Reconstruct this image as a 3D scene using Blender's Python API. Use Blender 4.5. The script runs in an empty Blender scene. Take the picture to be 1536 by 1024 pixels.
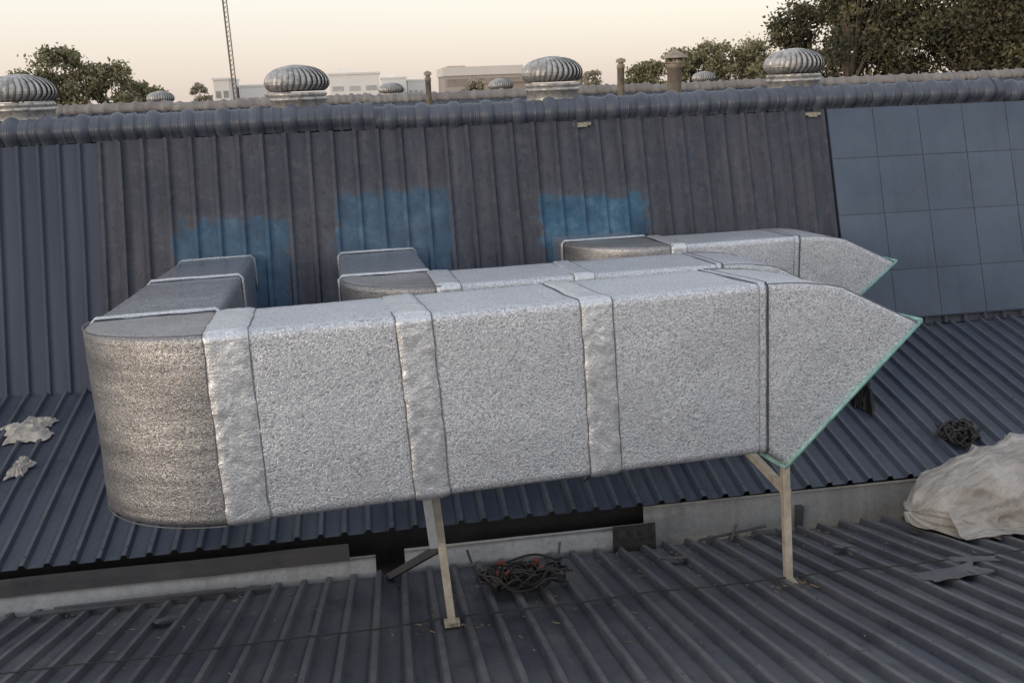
import bpy, math, random
from mathutils import Vector, Matrix, noise
random.seed(7)
S=bpy.context.scene
COL=S.collection
def lin(r,g,b):
    f=lambda c:(c/255/12.92) if c/255<=.04045 else ((c/255+.055)/1.055)**2.4
    return (f(r),f(g),f(b),1)
def sc(c,k): return (c[0]*k,c[1]*k,c[2]*k,1)
# ------------------------------------------------------------ node helpers
class NT:
    def __init__(s,name):
        s.m=bpy.data.materials.new(name); s.m.use_nodes=True; s.t=s.m.node_tree; s.t.nodes.clear()
        s.out=s.t.nodes.new('ShaderNodeOutputMaterial'); s.b=s.t.nodes.new('ShaderNodeBsdfPrincipled')
        s.l(s.b.outputs[0],s.out.inputs[0]); s.tc=s.t.nodes.new('ShaderNodeTexCoord').outputs['Object']
    def l(s,a,b): s.t.links.new(a,b)
    def n(s,k): return s.t.nodes.new(k)
    def mapped(s,scale,rot=(0,0,0)):
        m=s.n('ShaderNodeMapping'); m.inputs['Scale'].default_value=scale; m.inputs['Rotation'].default_value=rot; s.l(s.tc,m.inputs[0]); return m.outputs[0]
    def noise(s,scale=5,detail=4,rough=.55,vec=None,dist=0):
        n=s.n('ShaderNodeTexNoise'); n.inputs['Scale'].default_value=scale; n.inputs['Detail'].default_value=detail; n.inputs['Roughness'].default_value=rough
        n.inputs['Distortion'].default_value=dist; s.l(vec or s.tc,n.inputs['Vector']); return n.outputs['Fac']
    def ramp(s,fac,stops):
        r=s.n('ShaderNodeValToRGB'); s.l(fac,r.inputs[0]); e=r.color_ramp.elements
        while len(e)<len(stops): e.new(.5)
        for i,(p,c) in enumerate(stops):
            e[i].position=p; e[i].color=c if len(c)==4 else (*c,1)
        return r.outputs[0]
    def mr(s,v,a,b,c=0,d=1):
        m=s.n('ShaderNodeMapRange'); s.l(v,m.inputs[0])
        for i,x in enumerate((a,b,c,d)): m.inputs[i+1].default_value=x
        return m.outputs[0]
    def mix(s,fac,a,b,mode='MIX'):
        m=s.n('ShaderNodeMix'); m.data_type='RGBA'; m.blend_type=mode
        for sock,v in ((m.inputs[0],fac),(m.inputs[6],a),(m.inputs[7],b)):
            if hasattr(v,'links'): s.l(v,sock)
            else: sock.default_value=v
        return m.outputs[2]
    def math(s,op,a,b=0):
        m=s.n('ShaderNodeMath'); m.operation=op
        for i,v in enumerate((a,b)):
            if hasattr(v,'links'): s.l(v,m.inputs[i])
            else: m.inputs[i].default_value=v
        return m.outputs[0]
    def bump(s,h,strength=.3,dist=.01,prev=None):
        b=s.n('ShaderNodeBump'); b.inputs['Strength'].default_value=strength; b.inputs['Distance'].default_value=dist; s.l(h,b.inputs['Height'])
        if prev: s.l(prev,b.inputs['Normal'])
        return b.outputs[0]
    def set(s,**k):
        for a,v in k.items():
            i=s.b.inputs[{'col':'Base Color','rough':'Roughness','metal':'Metallic','nor':'Normal','spec':'Specular IOR Level'}[a]]
            if hasattr(v,'links'): s.l(v,i)
            else: i.default_value=v
        return s.m
def simple(name,c,rough=.6,metal=0,var=.25,scale=8):
    t=NT(name); f=t.noise(scale,5); c2=t.ramp(f,[(.3,sc(c,1-var)),(.7,sc(c,1+var))])
    return t.set(col=c2,rough=rough,metal=metal,nor=t.bump(t.noise(scale*6,3),.15,.01))
# ------------------------------------------------------------ mesh helpers
def mesh(name,v,f,mat=None,parent=None,smooth=False,mw=None):
    me=bpy.data.meshes.new(name); me.from_pydata([tuple(x) for x in v],[],f); me.update()
    if smooth: me.polygons.foreach_set('use_smooth',[True]*len(me.polygons))
    for m in (mat if isinstance(mat,(list,tuple)) else [mat]):
        if m: me.materials.append(m)
    o=bpy.data.objects.new(name,me); COL.objects.link(o)
    if mw is not None: o.matrix_world=mw
    if parent: o.parent=parent
    return o
def empty(name,mw=None):
    o=bpy.data.objects.new(name,None); o.empty_display_size=.2; COL.objects.link(o)
    if mw is not None: o.matrix_world=mw
    return o
def addbox(V,F,c,ax,ay,az):
    c=Vector(c);ax=Vector(ax);ay=Vector(ay);az=Vector(az);b=len(V)
    for sz in (-1,1):
        for sx,sy in ((-1,-1),(1,-1),(1,1),(-1,1)): V.append(c+ax*sx+ay*sy+az*sz)
    F+= [(b,b+3,b+2,b+1),(b+4,b+5,b+6,b+7),(b,b+1,b+5,b+4),(b+1,b+2,b+6,b+5),(b+2,b+3,b+7,b+6),(b+3,b,b+4,b+7)]
def bar(V,F,p,q,w,h=None):
    p=Vector(p);q=Vector(q);d=(q-p).normalized();h=h or w
    s=d.cross(Vector((0,0,1)));
    if s.length<.1: s=Vector((1,0,0))
    s.normalize();t=s.cross(d).normalized()
    addbox(V,F,(p+q)/2,(q-p)/2,s*w/2,t*h/2)
def tube(V,F,p,q,r0,r1,n=10,cap=True):
    p=Vector(p);q=Vector(q);d=(q-p).normalized();s=d.orthogonal().normalized();t=d.cross(s);b=len(V)
    for P,r in ((p,r0),(q,r1)):
        for i in range(n):
            a=2*math.pi*i/n; V.append(P+s*math.cos(a)*r+t*math.sin(a)*r)
    for i in range(n): F.append((b+i,b+(i+1)%n,b+n+(i+1)%n,b+n+i))
    if cap: F.append(tuple(range(b+n,b+2*n))); F.append(tuple(range(b+n-1,b-1,-1)))
def lathe(V,F,cx,cy,prof,n=32):
    b=len(V)
    for (r,z) in prof:
        for i in range(n):
            a=2*math.pi*i/n; V.append(Vector((cx+r*math.cos(a),cy+r*math.sin(a),z)))
    for j in range(len(prof)-1):
        for i in range(n):
            F.append((b+j*n+i,b+j*n+(i+1)%n,b+(j+1)*n+(i+1)%n,b+(j+1)*n+i))
def bevelmod(o,w=.004,seg=2):
    m=o.modifiers.new('bevel','BEVEL'); m.width=w; m.segments=seg; m.limit_method='ANGLE'
# ------------------------------------------------------------ materials
def roofmat(name,c1,c2,dust,dustamt=.5,rough=.5,pitch=None,start=0,rib=.068):
    t=NT(name)
    big=t.noise(.9,5,.6); st=t.noise(1,5,.6,vec=t.mapped((9,.7,.7))); fine=t.noise(30,4,.6)
    col=t.ramp(big,[(.3,c1),(.7,c2)])
    d=t.mr(t.math('MULTIPLY',st,t.noise(2.3,6,.7)),.2,.42,0,dustamt)
    col=t.mix(d,col,dust)
    col=t.mix(t.mr(fine,.45,.75,0,.35),col,sc(dust,.8))
    sp=t.mr(t.noise(75,2,.5),.68,.74,0,.55)
    col=t.mix(sp,col,sc(dust,1.7))
    stain=t.mr(t.noise(1.7,7,.75,dist=.6),.54,.66,0,.5)
    col=t.mix(stain,col,sc(c1,.5))
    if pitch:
        # worn crowns and grimy feet carry painted-in rib highlights and shade lines
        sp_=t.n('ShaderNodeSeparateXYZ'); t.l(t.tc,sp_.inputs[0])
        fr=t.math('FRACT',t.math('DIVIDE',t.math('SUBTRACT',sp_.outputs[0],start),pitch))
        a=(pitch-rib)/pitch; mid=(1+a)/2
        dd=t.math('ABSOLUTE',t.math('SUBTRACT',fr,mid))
        wear_light=t.math('MULTIPLY',t.mr(dd,.10,.06,0,.5),t.mr(t.noise(6,6,.7),.35,.6,.2,1))
        col=t.mix(wear_light,col,sc(dust,1.1))
        grime_shade=t.math('MULTIPLY',t.math('MULTIPLY',t.mr(dd,.17,.20,0,1),t.mr(dd,.20,.30,1,0)),t.mr(t.noise(3,6,.7),.35,.6,.25,.8))
        col=t.mix(grime_shade,col,sc(c1,.42))
    return t.set(col=col,rough=t.mr(st,.3,.7,rough-.1,rough+.2),nor=t.bump(t.noise(14,5),.12,.01))
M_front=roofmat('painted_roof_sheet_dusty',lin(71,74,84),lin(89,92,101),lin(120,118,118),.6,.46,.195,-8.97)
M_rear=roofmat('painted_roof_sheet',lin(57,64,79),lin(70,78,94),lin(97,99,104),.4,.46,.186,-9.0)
M_plain=roofmat('loose_sheet_paint',lin(74,76,84),lin(92,94,100),lin(124,121,118),.65,.5)
# wall
t=NT('painted_wall_sheet')
sep=t.n('ShaderNodeSeparateXYZ'); t.l(t.tc,sep.inputs[0]); X,Z=sep.outputs[0],sep.outputs[2]
st=t.noise(1,6,.65,vec=t.mapped((7,.5,.5))); big=t.noise(1.3,5,.6)
c=t.ramp(st,[(.28,lin(46,49,58)),(.5,lin(66,68,79)),(.72,lin(86,86,95))])
c=t.mix(t.mr(big,.35,.65,0,.6),c,lin(54,60,76))
mott=t.noise(9,8,.8,dist=.5)
c=t.mix(t.mr(mott,.5,.66,0,.55),c,lin(94,94,101))
c=t.mix(t.mr(t.noise(13,8,.75,dist=.3),.54,.68,0,.7),c,lin(34,34,40))
drip=t.noise(1,7,.7,vec=t.mapped((22,1,1.1)))
c=t.mix(t.mr(drip,.58,.7,0,.5),c,lin(38,38,43))
left=t.mr(t.math('ADD',X,t.math('MULTIPLY',big,.1)),-2.83,-2.81,1,0)
lc=t.ramp(st,[(.3,lin(50,58,75)),(.7,lin(65,74,92))])
c=t.mix(left,c,lc)
dn=t.noise(5,8,.8); dn2=t.noise(2.5,3); brush=t.noise(1,5,.6,vec=t.mapped((26,2,2.5))); fineb=t.noise(3.5,7,.75)
for (x0,x1,z0,z1,k) in ((-2.14,-.98,-2.9,-1.2,.8),(-.50,.72,-2.3,-.98,.72),(1.74,2.9,-2.3,-1.13,1)):
    ax=t.math('SUBTRACT',t.math('ABSOLUTE',t.math('SUBTRACT',X,(x0+x1)/2)),(x1-x0)/2)
    az=t.math('SUBTRACT',t.math('ABSOLUTE',t.math('SUBTRACT',Z,(z0+z1)/2)),(z1-z0)/2)
    m0=t.math('MAXIMUM',ax,az); m0=t.math('ADD',m0,t.math('MULTIPLY',t.math('SUBTRACT',dn,.5),.6)); m0=t.math('ADD',m0,t.math('MULTIPLY',t.math('SUBTRACT',brush,.5),.22))
    halo=t.mr(m0,-.02,.12,.22,0); c=t.mix(halo,c,lin(108,114,122))
    m=t.mr(m0,-.008,.0,k,0)
    m=t.math('MULTIPLY',m,t.mr(dn2,.3,.6,.8,1)); m=t.math('MULTIPLY',m,t.mr(mott,.56,.66,1,.6))
    bc=t.ramp(fineb,[(.35,lin(34,66,92)),(.52,lin(50,92,122)),(.68,lin(88,120,142))])
    c=t.mix(m,c,bc)
M_wall=t.set(col=c,rough=.6,nor=t.bump(mott,.25,.01))
t=NT('square_panel_paint'); f=t.noise(1.5,5)
c=t.ramp(f,[(.3,lin(70,83,102)),(.7,lin(84,97,115))]); c=t.mix(t.mr(t.noise(10,6,.7),.55,.75,0,.3),c,lin(104,109,117))
c=t.mix(t.mr(t.noise(1,5,.6,vec=t.mapped((10,1,.8))),.55,.75,0,.35),c,lin(62,70,84))
M_panel=t.set(col=c,rough=.5,nor=t.bump(t.noise(3,3),.15,.05))
M_panelback=simple('panel_joint',lin(56,64,78),.7)
t=NT('ridge_cap_paint'); f=t.noise(1,5,.6,vec=t.mapped((3,3,3)))
w=t.n('ShaderNodeTexWave'); w.inputs['Scale'].default_value=14; w.inputs['Distortion'].default_value=.6; w.bands_direction='X'; t.l(t.tc,w.inputs[0])
c=t.ramp(f,[(.3,lin(70,76,90)),(.7,lin(90,96,109))]); c=t.mix(t.mr(t.noise(16,6,.7),.52,.72,0,.45),c,lin(118,114,112)); c=t.mix(t.mr(t.noise(4,6,.7),.55,.7,0,.45),c,lin(46,50,58))
M_cap=t.set(col=c,rough=.42,nor=t.bump(w.outputs['Fac'],.5,.006))
M_cap2=simple('weathered_ridge_paint',lin(134,128,124),.7,0,.25,3)
# foil
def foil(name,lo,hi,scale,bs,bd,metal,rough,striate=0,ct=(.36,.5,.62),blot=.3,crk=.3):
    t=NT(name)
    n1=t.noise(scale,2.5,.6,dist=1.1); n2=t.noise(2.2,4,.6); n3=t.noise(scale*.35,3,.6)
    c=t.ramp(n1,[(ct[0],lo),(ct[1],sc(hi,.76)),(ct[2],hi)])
    c=t.mix(t.mr(n2,.35,.7,0,blot),c,sc(lo,1.25))
    c=t.mix(t.mr(n3,.4,.65,0,.2),c,sc(hi,.95))
    if striate:
        s=t.noise(1,5,.6,vec=t.mapped((1,1,16))); c=t.mix(t.mr(s,.4,.65,0,striate),c,lin(98,94,93))
    r=t.mr(n1,.3,.7,rough+.12,rough-.1)
    nb=t.bump(t.math('ADD',n1,t.math('MULTIPLY',n3,.4)),bs,bd); nb=t.bump(t.noise(5,4,.6,dist=.6),crk,.03,nb)
    return t.set(col=c,rough=r,metal=metal,nor=nb)
M_foil=foil('embossed_foil_insulation',lin(156,159,168),lin(248,250,255),84,.85,.0075,.68,.37,ct=(.37,.5,.61),crk=.22)
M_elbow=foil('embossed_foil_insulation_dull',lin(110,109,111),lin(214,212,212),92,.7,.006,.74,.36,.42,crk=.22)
M_sat=foil('satin_foil_insulation',lin(168,169,176),lin(214,215,222),40,.12,.004,.8,.28,crk=.4)
M_tape=foil('foil_tape',lin(192,194,202),lin(252,253,255),80,.5,.006,.70,.33,blot=.2,crk=.42)
M_seam=simple('foil_edge_seam_line',lin(120,118,118),.6,.4)  # dark seam lines bordering tape bands and elbow edges
M_seamd=simple('dark_flange_gasket',lin(80,76,73),.6,.3)
M_teal=simple('teal_duct_edge',lin(142,186,178),.55,0,.3,14)
M_post=simple('primer_painted_steel',lin(196,186,168),.6,0,.22,12)
M_postg=simple('grey_painted_steel',lin(170,172,176),.55,.1,.15,12)
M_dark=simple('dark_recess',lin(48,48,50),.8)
M_gut=roofmat('galvanised_gutter',lin(140,143,146),lin(172,173,174),lin(114,109,102),.5,.6)
M_gutd=roofmat('gutter_flashing',lin(66,68,74),lin(88,88,92),lin(100,95,90),.5,.6)
M_galv=foil('galvanised_vent_metal',lin(140,138,136),lin(205,202,198),14,.1,.005,.45,.42,blot=.4)
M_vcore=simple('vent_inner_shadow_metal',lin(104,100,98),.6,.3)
M_stain=simple('tar_patch',lin(56,54,52),.8,0,.5,25)
# ------------------------------------------------------------ warehouse building
BLD=empty('warehouse_building')
def corr(name,x0,x1,y0,z0,dy,dz,L,pitch,rb,rt,h,nl,mat,amp=.003,phase=0,solid=True):
    l=math.hypot(dy,dz);dy/=l;dz/=l; ny,nz=-dz,dy
    if ny>0 and abs(dz)>.8: ny,nz=-ny,-nz
    if nz<0: ny,nz=-ny,-nz
    prof=[];x=x0+phase
    while x<x1:
        g=pitch-rb
        prof+= [(x,0),(x+g*.5,.001),(x+g,0),(x+g+(rb-rt)/2,h),(x+g+(rb+rt)/2,h)]; x+=pitch
    V=[];F=[];n=len(prof)
    for j in range(nl+1):
        s=L*j/nl
        for (px,hh) in prof:
            w=noise.noise(Vector((px*1.3,s*.8,z0)))*amp*2+noise.noise(Vector((px*.5,s*3,z0+4)))*amp*.8
            hh2=hh+w
            V.append((px+noise.noise(Vector((px*3,s*.5,5)))*amp,y0+dy*s+ny*hh2,z0+dz*s+nz*hh2))
    for j in range(nl):
        for i in range(n-1): F.append((j*n+i,j*n+i+1,(j+1)*n+i+1,(j+1)*n+i))
    o=mesh(name,V,F,mat,BLD)
    if solid:
        m=o.modifiers.new('s','SOLIDIFY'); m.thickness=.003; m.offset=0
    return o
A1=math.radians(13);A2=math.radians(15.5);LN=math.radians(20)
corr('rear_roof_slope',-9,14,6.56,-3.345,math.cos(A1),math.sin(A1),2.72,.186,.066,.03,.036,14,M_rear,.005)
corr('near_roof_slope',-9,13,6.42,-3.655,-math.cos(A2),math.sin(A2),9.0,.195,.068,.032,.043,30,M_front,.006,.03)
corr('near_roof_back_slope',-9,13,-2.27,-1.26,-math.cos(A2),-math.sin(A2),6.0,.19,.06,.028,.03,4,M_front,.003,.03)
corr('wall_sheets',-2.86,14,9.135,-2.745,math.sin(LN),math.cos(LN),2.56,.243,.075,.035,.034,16,M_wall,.008)
corr('wall_sheets_end',-10,-2.80,9.11,-2.76,math.sin(LN),math.cos(LN),2.56,.2,.06,.03,.028,10,M_wall,.004)
V=[];F=[]
addbox(V,F,(2,9.12,-2.77),(12,0,0),(0,.02,0),(0,0,.012))
mesh('wall_foot_flashing',V,F,M_gutd,BLD)
corr('far_side_roof',-30,40,10.15,-.14,math.cos(.22),-math.sin(.22),7.2,.25,.07,.035,.03,2,M_rear,0,0,False)
corr('second_roof_slope',-30,40,24,-.1,-math.cos(.24),-math.sin(.24),7.3,.25,.07,.035,.03,2,M_rear,0,0,False)
mesh('second_roof_far_slope',[(-30,24.05,-.1),(40,24.05,-.1),(40,34,-2.6),(-30,34,-2.6)],[(0,1,2,3)],M_rear,BLD)
V=[];F=[]
addbox(V,F,(5,9,-6.5),(34,0,0),(0,25,0),(0,0,1.6))
mesh('building_mass',V,F,M_gut,BLD)
# ridge cap
def ridge(name,x0,x1,yc,zt,r,step,per,amp,mat,wav=1):
    V=[];F=[];x=x0;K=18
    xs=[]
    while x<x1: xs.append(x); x+=step
    for x in xs:
        u=((x+noise.noise(Vector((x*.7,0,3)))*.02)/per)%1.0
        q=abs(u-.5)/.2
        b=amp*(max(0,1-q*q))**.8
        q3=(q-1.06)/.12; b-= .28*amp*math.exp(-q3*q3)
        q2=min(u,1-u)/.045
        b+= .3*amp*max(0,1-q2*q2)
        seg=math.floor(x/2.46); fr=x/2.46-seg
        b+= (.014 if fr>.955 else 0) - .010*math.exp(-((fr-.95)/.005)**2)
        sag=(noise.noise(Vector((x*.35,1,1)))*.025+(((seg*37)%5)-2)*.008+(fr-.5)*.016)*wav
        for k in range(K+1):
            a=-math.radians(35)+math.radians(250)*k/K
            ang=math.pi+math.radians(28)-a
            rr=(r+b)*(1+.05*math.cos(4*(ang-math.pi/2)))
            yy=yc+math.cos(ang)*rr*1.12; zz=zt-r+math.sin(ang)*rr*.95+sag
            if k==0: zz-=.010+b*1.0; yy-=.016
            V.append((x,yy,zz))
    for i in range(len(xs)-1):
        for k in range(K): F.append((i*(K+1)+k,(i+1)*(K+1)+k,(i+1)*(K+1)+k+1,i*(K+1)+k+1))
    return mesh(name,V,F,mat,BLD,True)
ridge('ridge_cap',-10,15,10.12,-.083,.135,.011,.352,.032,M_cap)
ridge('second_ridge_cap',-30,40,24.0,.07,.16,.05,.352,.04,M_cap2)
# square panelled cladding
V=[];F=[];VB=[];FB=[]
wu=Vector((0,math.sin(LN),math.cos(LN)));wn=Vector((0,-math.cos(LN),math.sin(LN)))
B0=Vector((5.16,9.16,-2.66))+wn*.045
def wp(x,s,o=0): return Vector((x,B0.y,B0.z))+wu*s+wn*o
rows=[0,.555,1.22,1.88,2.47]
for i in range(14):
    xa=5.16+ (0 if i==0 else .56*i); xb=5.16+.56*(i+1)
    for j in range(4):
        sa,sb=rows[j],rows[j+1]
        if j==0 and i>=4: sa=-.05
        g=.003;b=len(V);N=6
        for jj in range(N+1):
            for ii in range(N+1):
                fx=ii/N;fs=jj/N
                edge=min(fx,1-fx,fs,1-fs)
                o=.0+.005*min(1,edge*6)+.009*math.sin(fx*math.pi)*math.sin(fs*math.pi)*noise.noise(Vector((i*3.1,j*2.7,0)))*3+.004*noise.noise(Vector((xa+fx,sa+fs,9))*3)
                V.append(wp(xa+g+(xb-xa-2*g)*fx,sa+g+(sb-sa-2*g)*fs,o))
        for jj in range(N):
            for ii in range(N):
                a=b+jj*(N+1)+ii; F.append((a,a+1,a+N+2,a+N+1))
mesh('square_panel_cladding',V,F,M_panel,BLD,True)
addbox(VB,FB,wp(9.1,1.23,-.014),(3.94,0,0),wu*1.24,wn*.008)
mesh('panel_backing',VB,FB,M_panelback,BLD)
# gutter
def slabY(name,x0,x1,y,z0,z1,mat,curve=0,n=60):
    V=[];F=[];K=10
    for i in range(n+1):
        x=x0+(x1-x0)*i/n
        for k in range(K+1):
            fz=k/K; zz=z0+(z1-z0)*fz+noise.noise(Vector((x*1.5,7,z0)))*.008
            V.append((x,y-curve*math.sin(fz*math.pi)+noise.noise(Vector((x*2,fz*2,4)))*.006,zz))
    for i in range(n):
        for k in range(K): F.append((i*(K+1)+k,(i+1)*(K+1)+k,(i+1)*(K+1)+k+1,i*(K+1)+k+1))
    return mesh(name,V,F,mat,BLD,True)
slabY('gutter_side',1.98,13,6.60,-3.95,-3.385,M_gut,.03)
slabY('gutter_side_left',-9,-.25,6.52,-3.80,-3.515,M_gut,.13)
slabY('gutter_lip',-.02,1.98,6.52,-3.80,-3.49,M_gut,.12)
slabY('gutter_tar_patch',1.66,2.02,6.39,-3.90,-3.42,M_stain,.03,8)
slabY('eaves_flashing',-9,-.45,6.46,-3.51,-3.362,M_gutd,.0,60)
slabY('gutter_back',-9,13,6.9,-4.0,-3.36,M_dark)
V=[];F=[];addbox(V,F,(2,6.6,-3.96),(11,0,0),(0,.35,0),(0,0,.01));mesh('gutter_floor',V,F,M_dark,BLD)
V=[];F=[]
for (a,b,y,z) in ((1.98,13,6.585,-3.38),(-9,-.25,6.50,-3.515),(-.02,1.98,6.50,-3.49)):
    tube(V,F,(a,y,z),(b,y,z),.012,.012,8)
mesh('gutter_rim',V,F,M_gut,BLD,True)
V=[];F=[]
for x in (3.35,5.6,8.1): addbox(V,F,(x,6.56,-3.6),(.03,0,0),(0,.03,0),(0,0,.1))
mesh('gutter_joint_straps',V,F,M_gutd,BLD)
# roof screws
V=[];F=[]
for k in range(112):
    x=-9+.03+.195*k+.195-.034
    for s in (.12,1.0,1.9,2.8,3.7):
        if random.random()<.12: continue
        y=6.42-math.cos(A2)*s; z=-3.655+math.sin(A2)*s
        c=Vector((x,y,z))+Vector((0,math.sin(A2),math.cos(A2)))*.043
        tube(V,F,c,c+Vector((0,math.sin(A2),math.cos(A2)))*.008,.009,.006,6)
for k in range(122):
    x=-9+.186*k+.153
    for s in (.1,1.0,1.9):
        c=Vector((x,6.56+math.cos(A1)*s,-3.345+math.sin(A1)*s))+Vector((0,-math.sin(A1),math.cos(A1)))*.036
        tube(V,F,c,c+Vector((0,-.2,1))*.008,.009,.006,6)
mesh('roof_screws',V,F,M_gutd,BLD)
V=[];F=[]
for x,w in ((2.28,.10),(5.0,.09)):
    addbox(V,F,(x,9.985,-.372),(w,0,0),(0,.02,.0),(0,.003,.016)); addbox(V,F,(x,9.975,-.396),(w*.55,0,0),(0,.02,.0),(0,.003,.009))
mesh('foam_closure_scraps',V,F,simple('foam_scrap',lin(150,144,132),.8,0,.3,30),BLD)

# ------------------------------------------------------------ insulated ducts
def ring(c,n,m,r=.02):
    ft,bt,bb,fb=[Vector(x) for x in c]; P=[]
    for a,b,k in ((ft,bt,n),(bt,bb,m),(bb,fb,n),(fb,ft,m)):
        L=(b-a).length; q=min(.45,r/max(L,1e-4))
        for i in range(k):
            fr=q+(1-2*q)*i/(k-1); P.append(a.lerp(b,fr))
    return P
def sweep(stations,n=14,m=18,amp=.006,freq=2.2,seed=0,inflate=0,crinkle=0,feather=False,bulge=0):
    V=[];F=[];R=None
    S_=len(stations)
    for j,c in enumerate(stations):
        pts=ring(c,n,m); R=len(pts)
        tt=j/(S_-1)
        inf=inflate
        if feather: inf=inflate*min(1,min(tt,1-tt)*5+.25)
        ft,bt,bb,fb=[Vector(x) for x in c]
        up=(ft-fb).normalized(); bk=(bt-ft).normalized()
        sideN=[up]*n+[bk]*m+[-up]*n+[-bk]*m
        for i,p in enumerate(pts):
            N=sideN[i]
            if i<n or (n+m)<=i<(2*n+m): loc=(i%(n+m))/(n-1)
            else: loc=((i-n)%(n+m))/(m-1)
            e=math.sin(max(0,min(1,loc))*math.pi)
            d=noise.noise(p*freq+Vector((seed,seed*2,0)))*amp*(.35+e)+ bulge*e*math.sin(tt*math.pi)
            if crinkle: d+=(noise.noise(p*14+Vector((seed,0,0)))*.6+noise.noise(p*35)*.4)*crinkle
            d+=inf
            V.append(p+N*d)
    for j in range(S_-1):
        for i in range(R):
            F.append((j*R+i,j*R+(i+1)%R,(j+1)*R+(i+1)%R,(j+1)*R+i))
    return V,F
def duct(P0,yaw,tilt,D,H,L,aw,armlen,bands,mouth,arm_bands,seed,M_arm):
    """local frame: x along run (0 = right joint, -L = left joint), y away, z up, z=0 top"""
    mw=Matrix.Translation(P0)@Matrix.Rotation(yaw,4,'Z')@Matrix.Rotation(-tilt,4,'X')
    E=empty('insulated_duct',mw)
    def add(nm,VF,mat):
        o=mesh(nm,VF[0],VF[1],mat,None,True); o.parent=E; return o
    def st(x,d=0): return ((x,0,0),(x,D,0),(x,D,-H),(x,0,-H))
    cuts=[-L]+[ (a+b)/2 for a,b in bands if -L+.2<a]+[0]
    for k in range(len(cuts)-1):
        a,b=cuts[k],cuts[k+1]; n=max(4,int((b-a)/.03))
        add('run_section_%d'%(k+1),sweep([st(a+(b-a)*i/n) for i in range(n+1)],16,34,.008,1.9,seed+k,0,.003,False,.003),M_foil)
    for k,(a,b) in enumerate(bands):
        n=18
        sl=noise.noise(Vector((k*3.3,seed,1)))*.03
        S2=[]
        for i in range(n+1):
            x=a+(b-a)*i/n
            S2.append(((x-sl,0,0),(x-sl,D,0),(x+sl+.01,D,-H),(x+sl+.01,0,-H)))
        V,F=sweep(S2,18,54,.006,2,seed+k,.014,.007,True)
        R=len(V)//(n+1); WB=.008
        for i in range(R):
            for j in range(n+1):
                p=V[j*R+i]; f=j/n
                p.x+= (noise.noise(Vector((p.z*5+seed,p.y*5,k)))*WB)*(1-f)+(noise.noise(Vector((p.z*5-seed,p.y*5,k+9)))*WB)*f
        add('tape_band_%d'%(k+1),(V,F),M_tape)
        for q,x in enumerate((a,b)):
            V2,F2=sweep([((x+o-sl,0,0),(x+o-sl,D,0),(x+o+sl+.01,D,-H),(x+o+sl+.01,0,-H)) for o in (-.004,.004)],16,40,.006,2,seed+k,.005,.002)
            for p in V2: p.x+=noise.noise(Vector((p.z*5+(seed if q==0 else -seed),p.y*5,k+9*q)))*WB
            add('band_seam_%d_%d'%(k+1,q),(V2,F2),M_seam)
    S2=[];N=30
    for i in range(N+1):
        th=math.pi/2*i/N; Rr=D+(aw-D)*(i/N)
        ox,oy=-L-math.sin(th)*Rr, D-math.cos(th)*Rr
        ix,iy=-L-math.sin(th)*.012, D-math.cos(th)*.012+.0
        S2.append(((ox,oy,0),(ix,iy,0),(ix,iy,-H),(ox,oy,-H)))
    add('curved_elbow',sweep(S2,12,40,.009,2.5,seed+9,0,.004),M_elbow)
    V=[];F=[]
    for zz in (.003,-H-.002):
        for i in range(N): 
            p=Vector(S2[i][0]);q=Vector(S2[i+1][0]); p.z=q.z=zz; tube(V,F,p,q,.004,.004,5,False)
    add('elbow_edge_seam',(V,F),M_seam)
    def sa(y): return ((-L-aw,y,0),(-L,y,0),(-L,y,-H),(-L-aw,y,-H))
    n=max(4,int(armlen/.05))
    add('wall_arm',sweep([sa(D+armlen*i/n) for i in range(n+1)],14,20,.016,1.8,seed+3,0,.005),M_arm)
    for k,y in enumerate(arm_bands):
        add('arm_band_%d'%(k+1),sweep([sa(y+o) for o in (-.035,-.02,0,.02,.035)],12,18,.004,2,seed+k,.020,.006,True),M_tape)
        add('arm_seam_%d'%(k+1),sweep([sa(y+o) for o in (-.048,-.034)],12,18,.008,1.6,seed+3,.010,.001),M_seam)
    add('flange_joint',sweep([st(x) for x in (-.006,-.003,.003,.006)],14,24,.004,2,seed,.012,.001),M_seamd)
    add('flange_tape',sweep([st(x) for x in (-.05,-.035,-.012)],14,24,.006,2,seed,.007,.003),M_foil)
    (ox1,oz1),(ix1,iz1)=mouth
    S2=[];N=26
    for i in range(N+1):
        f=i/N
        if f<.5:
            g=f/.5; ox=2*(1-g)*g*.28+g*g*.50; oz=g*g*(-.062)
        else:
            g=(f-.5)/.5; ox=.50+(ox1-.50)*g; oz=-.062+(oz1+.062)*g
        ix=ix1*f; iz=-H+(iz1+H)*f
        S2.append(((ox,0,oz),(ox,D,oz),(ix,D,iz),(ix,0,iz)))
    add('outlet_elbow',sweep(S2,14,40,.010,2.2,seed+5,0,.004),M_foil)
    V=[];F=[]
    for yy in (-.004,D+.004):
        for i in range(N):
            p=Vector(S2[i][0]);q=Vector(S2[i+1][0]); p.y=q.y=yy; tube(V,F,p,q,.004,.004,5,False)
    add('outlet_edge_seam',(V,F),M_seam)
    V=[];F=[];a,b,c,d=[Vector(x) for x in S2[-1]]; nn=(b-a).cross(d-a).normalized(); 
    if nn.x<0: nn=-nn
    u=(a-d).normalized()
    a+=u*.03;b+=u*.03;c-=u*.015;d-=u*.015
    for p,q in ((a,b),(b,c),(c,d),(d,a)): bar(V,F,p+nn*.006,q+nn*.006,.02,.020)
    add('mouth_frame',(V,F),M_teal)
    return E
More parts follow.
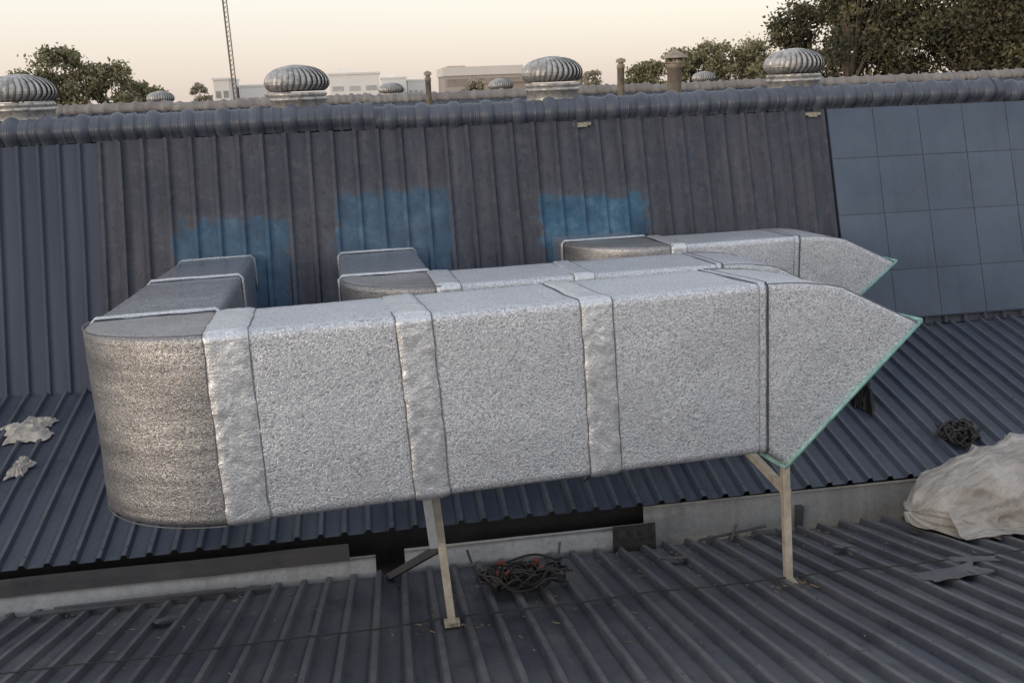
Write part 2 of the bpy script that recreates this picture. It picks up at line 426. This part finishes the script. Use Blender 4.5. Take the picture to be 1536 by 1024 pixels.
duct((2.225,4.903,-1.150),math.atan(.082),math.radians(4.7),.87,1.045,3.19,.73,4.3,[(-3.2,-2.97),(-2.19,-1.99),(-1.15,-.96)],((1.03,-.33),(.13,-1.14)),[.93,3.0,4.9],1,M_sat)
duct((2.78,7.0,-1.45),math.radians(2.5),math.radians(2.3),.80,1.05,2.36,.78,1.9,[(-2.40,-2.2),(-1.27,-1.10)],((1.03,-.33),(.13,-1.14)),[.86,2.45],21,M_sat)
duct((4.09,8.3,-1.489),math.radians(2.0),math.radians(2.3),.78,1.0,1.32,.9,.55,[(-1.34,-1.18)],((1.05,-.33),(.13,-1.1)),[.83],41,M_sat)

# ------------------------------------------------------------ duct supports
def stand(name,parts):
    E=empty(name)
    for nm,segs,mat in parts:
        V=[];F=[]
        for s in segs: bar(V,F,*s)
        o=mesh(nm,V,F,mat,E); bevelmod(o,.003)
    return E
stand('duct_support_frame',[
 ('leg_1',[((.25,5.01,-3.235),(.19,5.01,-2.25),.05)],M_post),
 ('leg_2',[((2.55,5.09,-3.265),(2.47,5.07,-2.36),.05)],M_post),
 ('cross_beam_1',[((2.5,5.06,-2.60),(2.47,6.0,-2.52),.05)],M_post),
 ('cross_beam_2',[((.16,5.2,-2.27),(.16,5.9,-2.36),.045)],M_postg),
 ('drop_tube',[((.14,4.93,-2.28),(.165,4.92,-2.64),.055)],M_postg),
 ('brace',[((.2,5.1,-2.75),(-.15,6.3,-3.6),.05)],M_gutd),
 ('foot_plates',[((.2,5.01,-3.235),(.3,5.01,-3.235),.1,.008),((2.5,5.09,-3.268),(2.6,5.09,-3.268),.1,.008)],M_post)])
stand('duct_support_frame',[
 ('legs',[((.75,7.6,-3.1),(.75,7.6,-2.5),.05),((2.5,7.6,-3.1),(2.5,7.6,-2.5),.05),((.75,7.1,-3.2),(.75,7.1,-2.48),.05),((2.5,7.1,-3.2),(2.5,7.1,-2.48),.05)],M_gutd)])
stand('duct_support_frame',[
 ('legs',[((3.3,8.9,-2.8),(3.3,8.9,-2.45),.05),((4.1,8.9,-2.8),(4.1,8.9,-2.45),.05),((4.1,8.4,-2.9),(4.1,8.4,-2.45),.05)],M_gutd)])

# ------------------------------------------------------------ turbine roof vents
def turbine(x,y,zb,r=.36):
    E=empty('turbine_roof_vent')
    H=r*.92; neck=r*.84; nz=zb+.17
    V=[];F=[]
    lathe(V,F,x,y,[(neck*1.22,zb-.12),(neck*1.04,zb-.02),(neck,zb),(neck,nz-.05),(neck*1.05,nz-.045),(neck*1.05,nz-.02),(neck,nz-.015),(neck,nz+.02)],36)
    mesh('throat',V,F,M_galv,E,True)
    prof=[]
    for k in range(13):
        a=math.radians(-38+ (90+38)*k/12)
        prof.append((max(.02,r*math.cos(a)**.8 if math.cos(a)>1e-6 else .02),nz+H*.42+H*.58*math.sin(a)*(1 if a>0 else .72)))
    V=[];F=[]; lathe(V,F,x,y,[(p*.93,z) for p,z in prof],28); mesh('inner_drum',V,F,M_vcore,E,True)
    V=[];F=[];nv=34
    for i in range(nv):
        a0=2*math.pi*i/nv; b=len(V)
        for k,(rr,z) in enumerate(prof[:-1]):
            tw=a0+.22*math.sin(k/12*math.pi)-.2*k/12
            wd=2*math.pi/nv*1.04
            for q,(da,dr) in enumerate(((0,.0),(wd*.5,-.003),(wd*.98,-.024))):
                R2=rr+dr*(rr/r); V.append((x+math.cos(tw+da)*R2,y+math.sin(tw+da)*R2,z))
        K=len(prof)-1
        for k in range(K-1):
            for q in range(2): F.append((b+k*3+q,b+k*3+q+1,b+(k+1)*3+q+1,b+(k+1)*3+q))
    mesh('vanes',V,F,M_galv,E)
    V=[];F=[]; zt=prof[-1][1]
    lathe(V,F,x,y,[(r*.42,zt-.035),(r*.40,zt-.012),(r*.2,zt+.004),(.001,zt+.008)],24); mesh('top_cap',V,F,M_galv,E,True)
    V=[];F=[]; lathe(V,F,x,y,[(r*.86,nz+.0),(r*.90,nz+.02),(r*.86,nz+.04)],32); mesh('bottom_ring',V,F,M_galv,E,True)
for x in (-3.72,-.82,2.08,5.05): turbine(x,10.62,-.13,.36)
for x in (-8.2,-5.3,-2.4,.5,3.4,9.05): turbine(x,24.5,-.14,.34)
def pipe(name,x,y,z0,z1,r,cap):
    V=[];F=[]; lathe(V,F,x,y,[(r,z0),(r,z1-.1),(r*1.12,z1-.1),(r*1.12,z1)],16)
    if cap=='cone':
        lathe(V,F,x,y,[(r*1.5,z1+.02),(r*1.5,z1+.04)],16)
        for a in range(3): tube(V,F,(x+r*math.cos(a*2.1),y+r*math.sin(a*2.1),z1),(x+r*math.cos(a*2.1),y+r*math.sin(a*2.1),z1+.15),.02,.02,5)
        lathe(V,F,x,y,[(r*1.9,z1+.13),(r*1.8,z1+.16),(.02,z1+.34)],16)
    else:
        lathe(V,F,x,y,[(r*1.35,z1+.05),(r*1.35,z1+.12),(.01,z1+.16)],16); tube(V,F,(x,y,z1),(x,y,z1+.1),r*.8,r*.8,8)
    return mesh(name,V,F,simple(name+'_paint',lin(160,148,134),.7,.1,.3,6),None,True)
pipe('chimney_pipe',6.15,22.5,-1,.55,.09,'flat')
pipe('cowled_vent_pipe',7.2,21.5,-1,.5,.17,'cone')
pipe('chimney_pipe',1.4,23.2,-1,.42,.07,'flat')
V=[];F=[]
mx,my=-4.25,30;c=[(mx+.075*math.cos(a),my+.075*math.sin(a)) for a in (.3,.3+2.094,.3+4.189)]
for px,py in c: tube(V,F,(px,py,-3),(px,py,9),.016,.016,6)
z=-3.0
while z<9:
    for i in range(3):
        a=c[i];b=c[(i+1)%3]
        tube(V,F,(a[0],a[1],z),(b[0],b[1],z+.14),.008,.008,4)
    z+=.14
mesh('radio_mast',V,F,simple('mast_steel',lin(122,110,102),.6,.3))

# ------------------------------------------------------------ far setting
gm=NT('hazy_ground'); M_ground=gm.set(col=gm.ramp(gm.noise(.02,5),[(.35,lin(96,96,84)),(.65,lin(128,120,106))]),rough=.9)
mesh('ground',[(-3000,-3000,-9),(3000,-3000,-9),(3000,3000,-9),(-3000,3000,-9)],[(0,1,2,3)],M_ground)
def building(x0,x1,y,dep,z1,col,wins,name='office_building',roofbits=(),glass=lin(120,122,126),parapet=None):
    E=empty(name); m=simple(name+'_render',col,.85,0,.05,.05); md=simple(name+'_glass',glass,.4,0,.2,.3)
    V=[];F=[]; addbox(V,F,((x0+x1)/2,y+dep/2,(z1-9)/2),((x1-x0)/2,0,0),(0,dep/2,0),(0,0,(z1+9)/2)); 
    for (bx,bw,bh) in roofbits: addbox(V,F,(bx,y+dep/2,z1+.4+bh/2),(bw/2,0,0),(0,1.5,0),(0,0,bh/2))
    mesh('walls',V,F,m,E)
    V=[];F=[];addbox(V,F,((x0+x1)/2,y+dep/2,z1-(.55 if parapet else -.2)),((x1-x0)/2+.25,0,0),(0,dep/2+.25,0),(0,0,.9 if parapet else .2))
    mesh('parapet',V,F,parapet or m,E)
    V=[];F=[];nx,nz,ww,wh=wins
    for i in range(nx):
        for j in range(nz):
            cx=x0+(x1-x0)*(i+.5)/nx; cz=z1-2.9-j*3.2
            addbox(V,F,(cx,y-.02,cz),(ww/2,0,0),(0,.06,0),(0,0,wh/2))
    mesh('windows',V,F,md,E)
building(15.6,32.6,200,18,5.2,lin(180,170,165),(3,4,4.6,1.5),roofbits=((19,4,.4),),glass=lin(148,138,132),parapet=simple('pale_parapet',lin(226,219,214),.8,0,.04,.1))
building(-9,1.8,205,15,4.9,lin(238,235,232),(3,4,2.4,1.0),roofbits=((-6,2.5,1.0),(-1,2,.7)),glass=lin(190,188,188))
building(2.6,8.5,230,15,4.2,lin(242,239,236),(4,4,.9,1.2),roofbits=((5,2,.8),),glass=lin(196,194,192))
building(9.2,14.8,240,15,3.6,lin(240,237,234),(4,3,.9,1.2),glass=lin(196,194,192))
building(-32.4,-29.3,200,15,4.6,lin(228,225,222),(2,3,1.0,1.4),glass=lin(150,150,150))
building(-28.8,-23,210,15,3.2,lin(240,237,234),(4,3,1.0,1.3),glass=lin(190,188,186))
building(19,26,150,12,1.5,lin(160,148,138),(5,3,1.0,1.3))
# trees
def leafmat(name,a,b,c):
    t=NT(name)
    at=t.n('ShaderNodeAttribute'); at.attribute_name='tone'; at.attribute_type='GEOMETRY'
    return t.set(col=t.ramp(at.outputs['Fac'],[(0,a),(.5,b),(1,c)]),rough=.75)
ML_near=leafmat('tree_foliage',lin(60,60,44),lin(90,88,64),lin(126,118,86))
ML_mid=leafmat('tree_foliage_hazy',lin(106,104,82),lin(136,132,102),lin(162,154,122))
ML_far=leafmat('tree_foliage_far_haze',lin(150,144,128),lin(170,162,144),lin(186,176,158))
M_bark=simple('tree_bark',lin(104,92,80),.9)
def tree(x,y,z0,h,rad,nclump,leafs,ls,mat,name='tree',lean=0,lo=.35,seed=0):
    rnd=random.Random(seed); E=empty(name)
    V=[];F=[]; top=Vector((x+lean,y,z0+h*.75)); base=Vector((x,y,z0))
    pts=[base.lerp(top,i/6)+Vector((rnd.uniform(-.2,.2),rnd.uniform(-.2,.2),0))*(0 if i==0 else 1) for i in range(7)]
    r=h*.028
    for i in range(6): tube(V,F,pts[i],pts[i+1],r*(1-i/7),r*(1-(i+1)/7),8,False)
    cl=[]
    for i in range(nclump):
        a=rnd.uniform(0,2*math.pi); zz=lo+(1-lo)*rnd.random()**.8
        env=math.sin(min(1,(zz-lo+.12)/(1-lo+.12))*math.pi*.86)**.6
        rr=rad*env*math.sqrt(rnd.uniform(.1,1))*(.72+.4*noise.noise(Vector((a*1.2,zz*4,seed))))
        c=Vector((x+lean*zz+math.cos(a)*rr,y+math.sin(a)*rr,z0+h*zz)); cl.append(c)
        p=pts[min(5,2+int(zz*4))]
        mid=p.lerp(c,.5)+Vector((0,0,-.1*h*.3*rnd.random()))
        tube(V,F,p,mid,r*.22,r*.12,5,False); tube(V,F,mid,c,r*.12,r*.04,5,False)
    mesh('trunk_and_limbs',V,F,M_bark,E)
    V=[];F=[];tone=[]
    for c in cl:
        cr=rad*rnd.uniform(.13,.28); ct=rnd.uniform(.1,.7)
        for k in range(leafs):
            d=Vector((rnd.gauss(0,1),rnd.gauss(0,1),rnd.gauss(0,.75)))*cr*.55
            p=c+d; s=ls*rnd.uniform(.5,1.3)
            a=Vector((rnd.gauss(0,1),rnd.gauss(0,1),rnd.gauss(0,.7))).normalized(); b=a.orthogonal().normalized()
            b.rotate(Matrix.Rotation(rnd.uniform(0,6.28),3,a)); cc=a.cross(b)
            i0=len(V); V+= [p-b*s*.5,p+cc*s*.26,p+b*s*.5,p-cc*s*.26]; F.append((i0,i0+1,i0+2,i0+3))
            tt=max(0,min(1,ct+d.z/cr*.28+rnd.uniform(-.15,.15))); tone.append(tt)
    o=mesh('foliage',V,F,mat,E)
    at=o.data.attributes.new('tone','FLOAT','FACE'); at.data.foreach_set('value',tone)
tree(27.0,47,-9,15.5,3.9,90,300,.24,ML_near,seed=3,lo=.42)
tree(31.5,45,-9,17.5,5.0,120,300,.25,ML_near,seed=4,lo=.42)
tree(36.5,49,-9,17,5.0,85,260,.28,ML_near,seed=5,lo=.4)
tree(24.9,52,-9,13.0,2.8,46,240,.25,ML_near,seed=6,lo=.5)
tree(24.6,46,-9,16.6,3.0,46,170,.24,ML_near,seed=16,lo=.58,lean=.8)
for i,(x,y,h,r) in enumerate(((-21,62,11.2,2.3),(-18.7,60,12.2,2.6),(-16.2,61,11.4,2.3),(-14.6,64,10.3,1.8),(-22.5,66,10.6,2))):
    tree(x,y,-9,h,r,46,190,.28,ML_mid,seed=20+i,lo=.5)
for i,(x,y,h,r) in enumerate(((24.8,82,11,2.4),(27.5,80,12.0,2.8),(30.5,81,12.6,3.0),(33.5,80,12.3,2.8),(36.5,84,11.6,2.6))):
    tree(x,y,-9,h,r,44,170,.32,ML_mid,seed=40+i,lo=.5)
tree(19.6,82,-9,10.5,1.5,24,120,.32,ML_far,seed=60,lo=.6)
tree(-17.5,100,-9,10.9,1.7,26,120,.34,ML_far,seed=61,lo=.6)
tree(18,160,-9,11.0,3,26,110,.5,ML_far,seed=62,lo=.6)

# ------------------------------------------------------------ tarpaulin bundle
t=NT('tarpaulin'); n1=t.noise(5,6,.6,dist=.6)
M_tarp=t.set(col=t.mix(t.mr(t.noise(3,5,.6),.5,.75,0,.6),t.ramp(n1,[(.3,lin(158,151,144)),(.65,lin(194,188,182))]),lin(142,130,118)),rough=.38,nor=t.bump(n1,.6,.05,t.bump(t.noise(2,4,.6,vec=t.mapped((1,6,1)),dist=1.5),.6,.06)))
V=[];F=[];NU,NV=240,170
def ridged(v): return 1-abs(noise.noise(v))*2.6
for i in range(NU+1):
    u=i/NU; X_=-1.45+2.9*u
    fx=max(0,1-abs((X_)/1.45)**3.0)**.5
    for j in range(NV+1):
        a=2*math.pi*j/NV
        ry=.47*fx; rz=.38*fx
        cs,sn=math.cos(a),math.sin(a); k0=1/(abs(cs)**2.6+abs(sn)**2.6)**(1/2.6)
        q1=ridged(Vector((X_*3.4+sn*1.4,a*.5,1))); q2=ridged(Vector((X_*1.4+a*.9,a*1.5,4))); q3=ridged(Vector((X_*8+cs*2.2,a*2.2,9))); q4=ridged(Vector((X_*4-a*2.5,a*3.1,19)))
        k=k0*(.86+.13*q1*abs(q1)+.09*q2+.035*q3+.035*q4)
        p=Vector((X_+.07*q2*sn,cs*ry*k,sn*rz*k))
        if p.z<-.08: p.z=-.08-(abs(p.z)-.08)*.45; p.y*=1.08+.14*q1
        p.z+= -.03*math.sin(X_*2.2)+.05*X_
        V.append(Vector((5.44,5.95,-3.25))+p)
for i in range(NU):
    for j in range(NV):
        b=i*(NV+1)+j; F.append((b,b+NV+1,b+NV+2,b+1))
tb=empty('tarpaulin_bundle'); mesh('tarpaulin_cover',V,F,M_tarp,tb,True)
def zf(y): return -3.655+(6.42-y)*math.tan(A2)
V=[];F=[]
NX,NY=120,16
for i in range(NX+1):
    for j in range(NY+1):
        f=j/NY; x=4.12+2.5*i/NX
        out=.26*f*(1+.9*noise.noise(Vector((x*3.0,0,0)))+.3*noise.noise(Vector((x*9,0,2))))
        y=5.68-out
        z=zf(y)+.045+.18*(1-f)**2+ .05*max(0,ridged(Vector((x*4,f*1.0,2))))*(1-.5*f)
        V.append((x+.07*noise.noise(Vector((x*3,f*2,7))),y,z))
for i in range(NX):
    for j in range(NY): b=i*(NY+1)+j; F.append((b,b+1,b+NY+2,b+NY+1))
mesh('tarpaulin_skirt',V,F,M_tarp,tb,True)

# ------------------------------------------------------------ loose things
def rag(name,c,sx,sy,h,mat,seed,slope,rot=0):
    V=[];F=[];N=44
    for i in range(N+1):
        for j in range(N+1):
            u=i/N*2-1;v=j/N*2-1
            m=max(abs(u),abs(v),1e-6); l=math.hypot(u,v) or 1; u2,v2=u*m/l,v*m/l
            a=math.atan2(v,u); rr=1+1.0*noise.noise(Vector((math.cos(a)*1.6,math.sin(a)*1.6,seed)))+.35*noise.noise(Vector((math.cos(a)*5,math.sin(a)*5,seed)))
            e=max(0,1-m)
            x=u2*sx*rr; y=v2*sy*rr; x,y=x*math.cos(rot)-y*math.sin(rot),x*math.sin(rot)+y*math.cos(rot)
            rg=max(0,1-abs(noise.noise(Vector((u2*1.6,v2*3.4,seed))))*3)
            z=h*min(1,e*3)*(.25+.9*rg)+.012*noise.noise(Vector((u2*9,v2*9,seed)))*min(1,e*4)+.040
            V.append((c[0]+x,c[1]+y,c[2]+z+y*slope))
    for i in range(N):
        for j in range(N): b=i*(N+1)+j; F.append((b,b+N+1,b+N+2,b+1))
    return mesh(name,V,F,mat,None,True)
M_rag=simple('old_white_cloth',lin(178,173,167),.85,0,.25,14)
M_blk=simple('black_plastic',lin(30,29,31),.45,0,.4,20)
rag('cloth_rag',(-3.42,8.46,-2.92),.23,.16,.055,M_rag,3,.23,.3)
rag('cloth_rag',(-3.30,7.83,-3.06),.10,.12,.045,M_rag,8,.23,-.3)
rag('black_plastic_bag',(4.52,7.80,-3.08),.11,.28,.28,M_blk,5,.23)
def coil(name,c,r,n,mat,seed,thick=.009,flat=.35,slope=(0,0)):
    rnd=random.Random(seed); cu=bpy.data.curves.new(name,'CURVE'); cu.dimensions='3D'; cu.bevel_depth=thick; cu.bevel_resolution=2
    for k in range(n):
        sp=cu.splines.new('NURBS'); N=14; sp.points.add(N-1); rr=r*rnd.uniform(.35,1.15); ox,oy=rnd.uniform(-.5,.5)*r,rnd.uniform(-.4,.4)*r; ph=rnd.uniform(0,6.28); el=rnd.uniform(.4,1); turn=rnd.uniform(3.0,7.5)
        for i in range(N):
            a=ph+i/N*turn
            x=ox+math.cos(a)*rr*rnd.uniform(.75,1.2); y=oy+math.sin(a)*rr*el*rnd.uniform(.75,1.25)
            sp.points[i].co=(c[0]+x,c[1]+y,c[2]+rnd.uniform(.0,flat*r)+y*slope[1]+.02,1)
        sp.use_endpoint_u=True; sp.order_u=4
    cu.materials.append(mat); o=bpy.data.objects.new(name,cu); COL.objects.link(o); return o
M_cab=simple('black_rubber_cable',lin(46,43,42),.5,0,.4,20)
M_cab2=simple('thin_grey_cable',lin(50,48,47),.7,0,.3,20)
co=coil('cable_coil',(.76,5.60,-3.38),.25,22,M_cab,3,.009,.6,(0,-.277))
V=[];F=[]
for i in range(14):
    a=random.uniform(0,6.28);p=Vector((.78+random.uniform(-.17,.17),5.56+random.uniform(-.12,.1),-3.24+random.uniform(-.05,.03)))
    bar(V,F,p,p+Vector((math.cos(a),math.sin(a)*.6,.1))*.06,.02)
mesh('red_plug_and_clips',V,F,simple('faded_red_plastic',lin(112,64,54),.6,0,.4,20),co)
V=[];F=[]
addbox(V,F,(.82,5.82,-3.37),(.09,0,0),(0,.035,0),(0,0,.035)); addbox(V,F,(.62,5.50,-3.30),(.05,.03,0),(-.02,.03,0),(0,0,.03))
o=mesh('plug_box',V,F,M_blk,co); bevelmod(o,.01)
coil('cable_coil',(5.12,6.98,-3.24),.17,16,M_cab,9,.012,.8,(0,.23))
def cable(name,pts,th,mat):
    cu=bpy.data.curves.new(name,'CURVE'); cu.dimensions='3D'; cu.bevel_depth=th
    sp=cu.splines.new('NURBS'); sp.points.add(len(pts)-1); sp.use_endpoint_u=True; sp.order_u=3
    for p,q in zip(sp.points,pts): p.co=(*q,1)
    cu.materials.append(mat); o=bpy.data.objects.new(name,cu); COL.objects.link(o); return o
cable('cable',[(x,5.0+.012*(x+2.45)+.03*math.sin(x*1.1)+.01*math.sin(x*5),zf(5.0+.012*(x+2.45)+.03*math.sin(x*1.1))+.052+.004*math.sin(x*9)) for x in [-3.4+.2*i for i in range(48)]],.0045,M_cab2)
cable('cable',[(1.25,5.1,-2.28),(1.2,5.3,-2.5),(1.3,5.9,-2.75),(1.5,6.6,-3.0),(1.45,6.8,-3.1)],.006,M_cab)
V=[];F=[]
def patch(cx,cy,w,d,rot):
    b=len(V);N=10
    for i in range(N+1):
        for j in range(N+1):
            u=(i/N-.5)*w;v=(j/N-.5)*d; k=1+.5*noise.noise(Vector((i*.5,j*.5,cx)))
            x=cx+(u*math.cos(rot)-v*math.sin(rot))*k;y=cy+(u*math.sin(rot)+v*math.cos(rot))*k
            V.append((x,y,zf(y)+.054+.02*noise.noise(Vector((x*6,y*6,0)))))
    for i in range(N):
        for j in range(N): a=b+i*(N+1)+j; F.append((a,a+N+1,a+N+2,a+1))
patch(3.55,4.76,.5,.24,.15);patch(3.25,5.65,.16,.1,.5);patch(2.0,5.85,.2,.08,-.4);patch(3.85,4.98,.3,.12,-.25);patch(-1.7,5.75,.16,.12,.6)
mesh('sheet_metal_offcuts',V,F,M_plain)
V=[];F=[]
bar(V,F,(-2.75,6.22,zf(6.22)+.06),(-1.05,6.3,zf(6.3)+.05),.05,.012); bar(V,F,(-2.6,6.27,zf(6.27)+.07),(-1.3,6.26,zf(6.26)+.075),.03,.02)
mesh('metal_strip',V,F,M_gutd)
V=[];F=[]
bar(V,F,(2.35,6.28,zf(6.28)+.05),(2.95,6.33,zf(6.33)+.10),.018); bar(V,F,(2.6,6.2,zf(6.2)+.05),(2.72,6.4,zf(6.4)+.12),.02); bar(V,F,(2.85,6.3,zf(6.3)+.05),(3.0,6.25,zf(6.25)+.06),.05,.03)
bar(V,F,(.5,6.33,zf(6.33)+.05),(.47,6.36,zf(6.33)+.16),.015); bar(V,F,(1.2,6.33,zf(6.33)+.05),(1.22,6.36,zf(6.33)+.14),.015); bar(V,F,(.75,6.05,zf(6.05)+.05),(.95,6.1,zf(6.1)+.06),.05,.03)
mesh('scrap_metal_rods',V,F,M_gutd)
V=[];F=[]
for cx,cy,s,n in ((.25,4.95,.12,60),(2.55,5.0,.14,60),(.8,5.9,.3,90),(2.0,6.0,.5,110),(3.3,6.05,.5,90),(-1.5,5.9,.8,90),(.9,5.2,1.6,160),(-2,6.1,.5,60)):
    for i in range(n):
        x=random.gauss(cx,s);y=min(6.35,random.gauss(cy,s*.5));a=random.uniform(0,3.14);l=random.uniform(.006,.026)
        z=zf(y)+.012+random.uniform(0,.02); dx,dy=math.cos(a)*l,math.sin(a)*l
        b=len(V); V+= [(x-dx,y-dy,z),(x+dx,y+dy,z-dy*.277+.004),(x+dx+.004,y+dy,z-dy*.277+.008),(x-dx+.004,y-dy,z+.006)]; F.append((b,b+1,b+2,b+3))
mesh('straw_litter',V,F,simple('dry_straw',lin(150,134,106),.9,0,.35,20))

# ------------------------------------------------------------ world, sun, camera
W=bpy.data.worlds.new('World'); S.world=W; W.use_nodes=True; nt=W.node_tree; nt.nodes.clear()
out=nt.nodes.new('ShaderNodeOutputWorld'); sky=nt.nodes.new('ShaderNodeTexSky'); sky.sky_type='NISHITA'; sky.sun_disc=False
SE=math.radians(9); SAZ=math.radians(235)
sky.sun_elevation=SE; sky.sun_rotation=SAZ; sky.dust_density=2; sky.air_density=1.0
b1=nt.nodes.new('ShaderNodeBackground'); b1.inputs[1].default_value=.05; nt.links.new(sky.outputs[0],b1.inputs[0])
tc=nt.nodes.new('ShaderNodeTexCoord'); sp=nt.nodes.new('ShaderNodeSeparateXYZ'); nt.links.new(tc.outputs['Generated'],sp.inputs[0])
rp=nt.nodes.new('ShaderNodeValToRGB'); nt.links.new(sp.outputs[2],rp.inputs[0]); e=rp.color_ramp.elements
stops=[(0,(.71,.60,.54)),(.04,(.78,.685,.62)),(.10,(.87,.81,.735)),(.3,(.72,.72,.73)),(1,(.54,.58,.65))]
while len(e)<len(stops): e.new(.5)
for i,(p,c) in enumerate(stops): e[i].position=p; e[i].color=(*c,1)
b2=nt.nodes.new('ShaderNodeBackground'); b2.inputs[1].default_value=1.0; nt.links.new(rp.outputs[0],b2.inputs[0])
ad=nt.nodes.new('ShaderNodeAddShader'); nt.links.new(b1.outputs[0],ad.inputs[0]); nt.links.new(b2.outputs[0],ad.inputs[1]); nt.links.new(ad.outputs[0],out.inputs[0])
sl=bpy.data.lights.new('sun','SUN'); sl.energy=.65; sl.angle=math.radians(14); sl.color=(1,.91,.82)
so=bpy.data.objects.new('sun',sl); COL.objects.link(so)
tosun=Vector((math.sin(SAZ)*math.cos(SE),math.cos(SAZ)*math.cos(SE),math.sin(SE)))
so.rotation_euler=tosun.to_track_quat('Z','Y').to_euler()
yaw,pitch,roll=math.radians(8),math.radians(15.6),math.radians(2.2)
fw=Vector((math.sin(yaw)*math.cos(pitch),math.cos(yaw)*math.cos(pitch),-math.sin(pitch)))
r0=Vector((math.cos(yaw),-math.sin(yaw),0)); u0=r0.cross(fw)
r=r0*math.cos(roll)-u0*math.sin(roll); u=r.cross(fw)
cam=bpy.data.cameras.new('camera'); cam.lens=31.38; cam.sensor_width=36; cam.clip_end=6000
c=bpy.data.objects.new('camera',cam); COL.objects.link(c)
c.matrix_world=Matrix(((r.x,u.x,-fw.x,0),(r.y,u.y,-fw.y,0),(r.z,u.z,-fw.z,0),(0,0,0,1)))
S.camera=c
S.view_settings.view_transform='Standard'; S.view_settings.look='None'; S.view_settings.exposure=0
